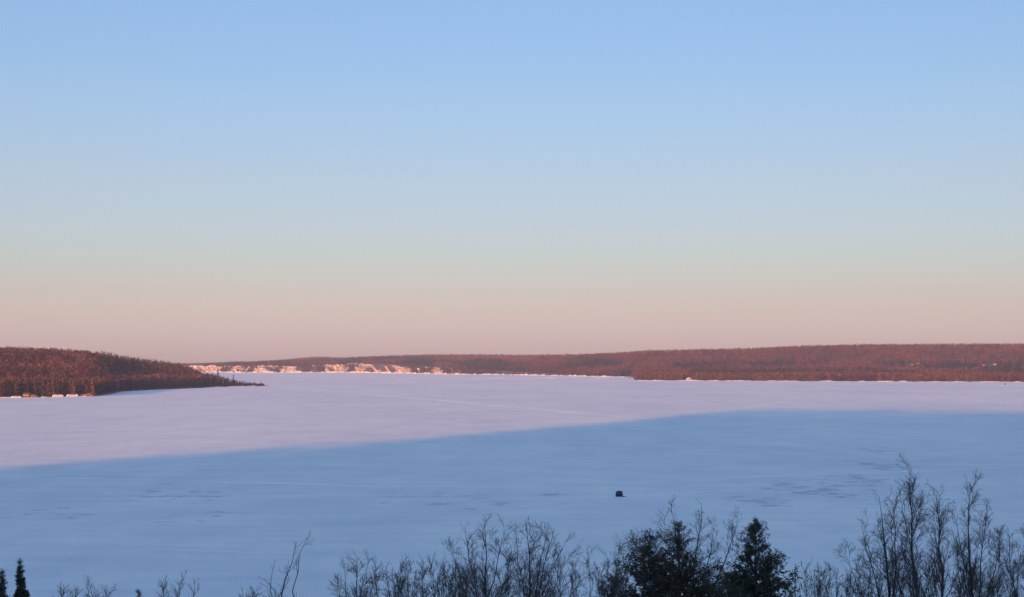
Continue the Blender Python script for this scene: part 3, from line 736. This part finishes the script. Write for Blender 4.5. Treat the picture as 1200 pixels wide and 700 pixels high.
# the two spreading trees left of centre
bare(572, [(568, 603, 1, 0), (525, 625, 0.7, 0.6), (592, 612, 0.65, -0.4), (545, 607, .7, -.6), (602, 640, .5, .4), (520, 655, .45, -.3)], 92, 411, 'broad crowned bare tree with a limb reaching left, just left of a many-stemmed one', k1=28, t1=0.55, ang1=(28, 52), ratio1=0.15, split=0.52, up1=0.05)
bare(622, [(617, 600, 1, 0), (650, 615, 0.7, 0.5), (638, 604, 0.65, -0.5), (672, 638, 0.55, 0.3), (604, 612, 0.55, 0), (664, 622, .55, -.5), (685, 668, .4, .2)], 95, 412, 'many-stemmed bare tree fanning right, in the middle of the lower edge', k1=28, t1=0.52, ang1=(22, 46), ratio1=0.14, split=0.5, up1=0.06)
bare(421, [(418, 643, 1, 0), (396, 672, 0.6, 0.3), (441, 656, 0.6, -0.3), (432, 648, .6, .3), (404, 655, .6, -.3)], 85, 413, 'small round crowned bare tree left of the low thicket', k1=26, t1=0.6, ratio1=0.12, ang1=(28, 58), split=0.6, up1=0.04)
# bare tree above the brown conifers
bare(798, [(822, 581, 1, 0), (788, 588, 0.8, 0.8), (864, 597, 0.8, -0.5), (745, 622, 0.6, 0.6), (866, 640, 0.5, 0.2), (776, 598, .6, .8), (840, 600, .6, .5)], 100, 414, 'spreading bare tree rising behind the brown conifer pair', k1=24, t1=0.52, ang1=(25, 52), ratio1=0.15, split=0.5, up1=0.05)
bare(735, [(712, 645, 1, 0), (748, 618, 0.9, 0.5), (726, 632, 0.6, 0), (700, 668, .5, .3)], 97, 415, 'thin bare sapling clump at the left foot of the brown conifers', k1=20, t1=0.5, ratio1=0.16, r=0.09)
bare(692, [(690, 640, 1, 0), (672, 656, 0.7, 0.4), (706, 660, 0.7, 0.2)], 90, 416, 'low bare shrub between the many-stemmed tree and the brown conifers', name='bare_shrub', cat='shrub', k1=22, t1=0.5, ratio1=0.15, r=0.08)
# leaning open tree at left
bare(325, [(346, 630, 1, 0), (360, 621, 0.6, 0.3), (310, 668, 0.6, -0.2), (322, 648, .4, .2), (334, 652, .35, -.2)], 78, 417, 'sparse crooked bare tree leaning right with a wide open fork', k1=9, t1=0.66, ang1=(32, 62), ratio1=0.085, k2=4, k3=3, k4=0, split=0.72, shoots=5, crook=0.016, lean=2.2)
bare(102, [(103, 661, 1, 0)], 82, 418, 'thin upright bare sapling above low brush near the left side', k1=14, t1=0.6, ratio1=0.07, k3=3, k4=0, r=0.06)
# low thicket, bushes
bushes = [
    (455, [(452, 664, 1, 0), (470, 658, .8, .3), (440, 672, .7, 0)], 84, 'low bare shrub at the left end of the thicket', 84),
    (482, [(478, 660, 1, 0), (494, 655, .8, .2), (466, 668, .7, 0)], 88, 'bare shrub second from the left in the thicket', 85),
    (510, [(505, 651, 1, 0), (520, 657, .8, .2), (496, 662, .8, 0)], 86, 'bare sapling clump under the reaching limb of the broad crowned tree', 86),
    (537, [(534, 655, 1, 0), (548, 652, .8, .2), (522, 664, .8, 0)], 83, 'dense bare shrub left of the broad crowned trunk', 87),
    (597, [(596, 650, 1, 0), (610, 660, .8, .2), (585, 664, .8, 0)], 80, 'low bare shrub between the two spreading trees', 88),
    (655, [(658, 655, 1, 0), (642, 664, .8, .2), (672, 668, .8, 0)], 82, 'low bare shrub at the right foot of the many-stemmed tree', 89),
    (948, [(944, 660, 1, 0), (962, 662, .9, .3), (930, 668, .8, 0)], 86, 'rounded bare shrub right beside the single dark cedar', 90),
    (978, [(980, 662, 1, 0), (966, 668, .8, .3), (994, 672, .8, 0)], 90, 'bare shrub left of the tall right-hand group', 91),
    (1010, [(1008, 655, 1, 0), (1022, 648, .8, .3), (996, 668, .8, 0)], 84, 'bare shrub at the left foot of the tall right-hand group', 92),
    (1125, [(1122, 640, 1, 0), (1132, 655, .8, .3)], 90, 'thin bare shrub between the slim straight tree and the forked one', 93),
    (1170, [(1172, 636, 1, 0), (1162, 650, .8, .3)], 90, 'thin bare shrub right of the forked tree', 94),
    (838, [(840, 655, 1, 0), (826, 660, .8, .2), (850, 664, .8, .2)], 104, 'bare shrub between the brown conifers and the single dark cedar', 95),
    (200, [(192, 677, 1, 0), (210, 676, .9, .2), (228, 684, .7, 0)], 80, 'low bare shrub alone at the bottom, left of the leaning tree', 96),
    (80, [(72, 688, 1, 0), (88, 690, .9, .2)], 84, 'lowest bare shrub left of the thin sapling', 97),
    (118, [(112, 690, 1, 0), (124, 688, .8, .2)], 84, 'lowest bare shrub right of the thin sapling', 98),
    (468, [(462, 668, 1, 0), (474, 664, .9, -.3), (486, 668, .7, .3)], 79, 'bare shrub in front of the left half of the thicket', 100),
    (523, [(515, 664, 1, 0), (530, 662, .9, -.3), (540, 668, .7, .3)], 79, 'bare shrub in front of the right half of the thicket', 101),
    (560, [(556, 650, 1, 0), (546, 660, .9, -.3), (570, 658, .7, .3)], 98, 'bare shrub right behind the broad crowned trunk', 102),
    (632, [(630, 654, 1, 0), (618, 662, .9, -.3), (644, 660, .7, .3)], 100, 'bare shrub right behind the many-stemmed trunk', 103),
    (715, [(722, 655, 1, 0), (704, 666, .9, -.3), (734, 650, .7, .3)], 84, 'bare shrub in front of the sapling clump beside the brown conifers', 104),
    (963, [(955, 664, 1, 0), (972, 658, .9, -.3)], 94, 'bare shrub behind the rounded one beside the single dark cedar', 105),
    (1090, [(1086, 655, 1, 0), (1096, 660, .9, -.3)], 80, 'bare shrub in front of the two tall slim trunks', 106),
    (290, [(288, 697, 1, 0), (296, 694, .8, .2)], 84, 'tiny shrub tip just left of the leaning tree', 99),
]
for px, tops, d, label, seed in bushes:
    bare(px, tops, d, 500 + seed, label, 'bare shrubs along the hillside', 'bare_shrub', 'shrub', r=0.06, k1=44, t1=0.45, twig=0.0068, ratio1=0.13, ang1=(20, 48), fall=0.66, k2=6, k3=4, k4=0, shoots=20, split=0.35)

# conifers
def conifer(name, base, H, half_w, seed, label, style='spruce', mat='needle', lean=(0, 0), nb=150, cat='conifer', brown=0.0, dens=1.0, flake=1.0, gaps=0.24):
    rng = np.random.default_rng(seed); root = empty(name, base); tag(root, label, cat)
    m = 12; t = np.linspace(0, 1, m + 1)[:, None]
    P = np.concatenate([t * lean[0], t * lean[1], t * H], 1)[None] + np.cumsum(rng.normal(0, 0.015, (1, m + 1, 3)) * np.array([1, 1, 0]), 1)
    tr = [to_parts(P, np.array([0.011 * H]), np.array([0.012]), 8)]
    # whorled branches whose length shrinks to the tip
    tb = np.sort(rng.random(nb) ** 0.85) * 0.93 + 0.06
    az = rng.random(nb) * 6.283
    shape = (1 - tb) if style == 'spruce' else np.where(tb > 0.9, (1 - tb) * 2.0, (1 - tb) ** 0.8 * 0.95 + 0.04)
    lob = 0.62 + 0.6 * rng.random(nb) + 0.18 * np.sin(az * 2 + seed)
    LB = np.maximum(half_w * shape * lob, 0.12 + 0.1 * rng.random(nb))
    f = tb * m; i = np.minimum(f.astype(int), m - 1); g = (f - i)[:, None]
    b0 = P[0][i] * (1 - g) + P[0][i + 1] * g
    el = np.radians(rng.uniform(-22, 8, nb) + 40 * tb) if style == 'spruce' else np.radians(rng.uniform(-5, 40, nb) + 18 * tb)
    D = np.stack([np.cos(az) * np.cos(el), np.sin(az) * np.cos(el), np.sin(el)], -1)
    B1 = polyline(b0, D, LB, 5, rng, 0.06, 0.05)
    r0 = np.clip(0.014 * LB + 0.008, 0.01, 0.05); tr.append(to_parts(B1, r0, r0 * 0.3, 4))
    link('trunk', segs_to_mesh('trunk', tr, M['bark']), root)
    B2 = spawn(B1, LB, r0, r0 * 0.3, int(9 * dens), (0.12, 1.0), (30, 65), 0.34, rng, 3, 0.08, 0.0, 0.006, 0.45, 0.6)
    twig = to_parts(B2[0], B2[2], B2[3], 3)
    # needle sprays: narrow flakes along the side twigs and the branch ends
    src = np.concatenate([B2[0].reshape(-1, 4, 3)[:, 1:].reshape(-1, 3), B2[0].reshape(-1, 4, 3)[:, :-1].reshape(-1, 3) * 0.5 + B2[0].reshape(-1, 4, 3)[:, 1:].reshape(-1, 3) * 0.5, B1[:, 2:].reshape(-1, 3)])
    src = np.repeat(src, 3, 0); src = src + rng.normal(0, 0.05, src.shape)
    # leave airy gaps: drop flakes where a coarse noise is low
    gap = fbm(src[:, 0] * 3.0 + 50 + src[:, 1] * 0.7, src[:, 2] * 3.3 + src[:, 1] * 0.7 + 20, seed + 5)
    src = src[(gap > gaps) & (rng.random(len(src)) < np.clip(4.5 * (1 - src[:, 2] / H) + 0.2, 0, 1))]
    n = len(src); a = rng.normal(size=(n, 3)); out = src - np.stack([0 * src[:, 0] + lean[0] * src[:, 2] / H, lean[1] * src[:, 2] / H, src[:, 2]], -1)
    a += 1.4 * out / (np.linalg.norm(out, axis=1, keepdims=True) + 1e-6); a[:, 2] += 0.3; a /= np.linalg.norm(a, axis=1, keepdims=True)
    bb = np.cross(a, rng.normal(size=(n, 3))); bb /= np.linalg.norm(bb, axis=1, keepdims=True) + 1e-9
    s = (flake * rng.uniform(0.08, 0.20, n) * np.clip(2.2 * (1 - src[:, 2] / H) + 0.35, 0.35, 1))[:, None]
    V = np.stack([src - a * s * 0.3, src + bb * s * 0.22 + a * s * 0.3, src + a * s, src - bb * s * 0.22 + a * s * 0.3], 1).reshape(-1, 3)
    tint = np.clip(rng.beta(2, 4, n) + brown * fbm(src[:, 0] * 0.9 + 9, src[:, 2] * 0.9, seed + 8), 0, 1)
    link('crown', make_mesh('crown', V, np.arange(4 * n).reshape(-1, 4), M[mat], None, tint), root)
    return root
def con(px, top_px, top_py, d, half_px, seed, label, **k):
    """half_px: half width of the crown at the frame's bottom edge"""
    b = foot(px, d); top = rel(top_px, top_py, b, d); H = top[2]
    vis = wz(top_py, d) - wz(700, d); fr = vis / H
    half = half_px * d / F / (fr if k.get('style', 'spruce') == 'spruce' else 0.95 * fr ** 0.8 + 0.04)
    return conifer(k.pop('name', 'spruce_tree'), b, H, half, seed, label, lean=(top[0], 0), **k)
con(25, 24, 654, 92, 10, 601, 'narrow dark spruce standing clear at the bottom left', nb=230, dens=0.8)
con(-3, 0, 668, 90, 9, 602, 'spruce cut by the left edge of the photo', nb=190, dens=0.8)
con(163, 163, 691, 96, 4, 603, 'spruce tip barely showing above the bottom edge, left of the lone low shrub', nb=150, dens=0.7)
con(716.5, 716, 685, 88, 4, 604, 'spruce tip barely showing among bare stems beside the brown conifers', nb=150, dens=0.7)
con(762, 761, 619, 92, 46, 605, 'left and shorter of two merging brown conifers', name='cedar_tree', style='cedar', mat='needle_red', brown=0.5, nb=230, dens=1.0, flake=1.1, gaps=0.33)
con(797, 796, 611, 94, 52, 606, 'right and taller of two merging brown conifers', name='cedar_tree', style='cedar', mat='needle_red', brown=0.45, nb=260, dens=1.0, flake=1.1, gaps=0.33)
con(888, 886, 607, 88, 46, 607, 'single dark cedar with a blunt leader and airy gaps', name='cedar_tree', style='cedar', mat='needle', brown=0.35, nb=330, dens=1.0, flake=1.1, gaps=0.30)
con(858, 858, 684, 84, 20, 608, 'low dark evergreen between the brown conifers and the single cedar', name='cedar_tree', style='cedar', mat='needle', nb=170, dens=1.2)
con(722, 722, 660, 99, 26, 609, 'short ragged conifer at the left shoulder of the brown pair', name='cedar_tree', style='cedar', mat='needle_red', brown=0.6, nb=90, dens=0.8, gaps=0.33)

# ------------------------------------------------------------------ haze
bpy.ops.mesh.primitive_cube_add(size=1)
hz = bpy.context.object; hz.name = 'haze'; hz.data.name = 'haze'
x0, x1, y0, y1, z0, z1 = -9200, 9200, -1700, 11700, -3.0, 300.0
hz.scale = (x1 - x0, y1 - y0, z1 - z0); hz.location = ((x0 + x1) / 2, (y0 + y1) / 2, (z0 + z1) / 2)
hm = bpy.data.materials.new('haze_air'); hm.use_nodes = True; nt = hm.node_tree
for n in list(nt.nodes):
    if n.type != 'OUTPUT_MATERIAL': nt.nodes.remove(n)
pv = nt.nodes.new('ShaderNodeVolumePrincipled'); pv.inputs['Color'].default_value = (0.72, 0.80, 1.0, 1); pv.inputs['Density'].default_value = 4.2e-5; pv.inputs['Anisotropy'].default_value = 0.0
nt.links.new(pv.outputs[0], nt.nodes['Material Output'].inputs['Volume'])
hz.data.materials.append(hm); tag(hz, 'thin evening haze over the lake', 'haze', kind='stuff')

# ------------------------------------------------------------------ sky, sun, camera
w = bpy.data.worlds.new('World'); sc.world = w; w.use_nodes = True; nt = w.node_tree
bg = nt.nodes['Background']
sky = nt.nodes.new('ShaderNodeTexSky'); sky.sky_type = 'NISHITA'; sky.sun_disc = False
sky.sun_elevation = SUN_EL; sky.sun_rotation = math.pi + SUN_AZ; sky.altitude = 200; sky.air_density = 1.0; sky.dust_density = 0.6; sky.ozone_density = 1.5
tc = nt.nodes.new('ShaderNodeTexCoord'); sp = nt.nodes.new('ShaderNodeSeparateXYZ'); nt.links.new(tc.outputs['Generated'], sp.inputs[0])
SKY_TINT = [(0.0, (0.409, 0.3927, 0.8071)), (0.0105, (0.409, 0.3927, 0.8071)), (0.0263, (0.4106, 0.3911, 0.6697)), (0.0421, (0.4109, 0.376, 0.5905)), (0.062, (0.411, 0.3966, 0.5572)), (0.0839, (0.4244, 0.4099, 0.568)), (0.114, (0.4482, 0.4274, 0.5713)), (0.1397, (0.4459, 0.4497, 0.6006)), (0.158, (0.4506, 0.4659, 0.6214)), (0.1782, (0.4461, 0.4737, 0.6358)), (0.2149, (0.4565, 0.495, 0.6511)), (0.4, (0.72, 0.76, 0.89)), (0.7, (1.2, 1.2, 1.3)), (1.0, (1.32, 1.3, 1.38))]
SKY_TINT = [(p, tuple(c / 2 for c in q)) for p, q in SKY_TINT]
mr = nt.nodes.new('ShaderNodeMapRange'); mr.inputs['From Min'].default_value = 0.0; mr.inputs['From Max'].default_value = 1.0
nt.links.new(sp.outputs['Z'], mr.inputs['Value'])
tr_ = ramp(nt, SKY_TINT); nt.links.new(mr.outputs[0], tr_.inputs[0])
mul = nt.nodes.new('ShaderNodeVectorMath'); mul.operation = 'MULTIPLY'; nt.links.new(sky.outputs[0], mul.inputs[0]); nt.links.new(tr_.outputs[0], mul.inputs[1])
dbl = nt.nodes.new('ShaderNodeVectorMath'); dbl.operation = 'SCALE'; nt.links.new(math_node(nt, 'SUBTRACT', 2.0, math_node(nt, 'MULTIPLY', sp.outputs['X'], 0.44)), dbl.inputs['Scale']); nt.links.new(mul.outputs[0], dbl.inputs[0])
nt.links.new(dbl.outputs[0], bg.inputs['Color']); bg.inputs['Strength'].default_value = 0.15

sl = bpy.data.lights.new('sun', 'SUN'); sl.energy = 4.1; sl.angle = math.radians(0.8); sl.color = (1.0, 0.365, 0.07)
so = bpy.data.objects.new('sun', sl); COL.objects.link(so)
so.rotation_euler = Vector((SD[0] * math.cos(SUN_EL), SD[1] * math.cos(SUN_EL), -math.sin(SUN_EL))).to_track_quat('-Z', 'Y').to_euler()

cam = bpy.data.cameras.new('camera'); co = bpy.data.objects.new('camera', cam); COL.objects.link(co)
co.location = (0, 0, CAMH); co.rotation_euler = (math.pi / 2, 0, 0)
cam.sensor_width = 36.0; cam.lens = 36.0 * F / 1200.0; cam.shift_y = (HY - 350.0) / 1200.0
cam.clip_start = 0.5; cam.clip_end = 30000
sc.camera = co

sc.view_settings.view_transform = 'Standard'; sc.view_settings.look = 'None'; sc.view_settings.gamma = 1.0; sc.view_settings.exposure = 1.0
try: sc.view_settings.use_curve_mapping = False
except Exception: pass
sc.render.engine = 'CYCLES'
cy = sc.cycles
cy.max_bounces = 5; cy.diffuse_bounces = 3; cy.glossy_bounces = 2; cy.volume_bounces = 1; cy.transparent_max_bounces = 4
try:
    cy.use_denoising = True; cy.denoiser = 'OPENIMAGEDENOISE'; cy.denoising_input_passes = 'RGB_ALBEDO_NORMAL'
except Exception: pass
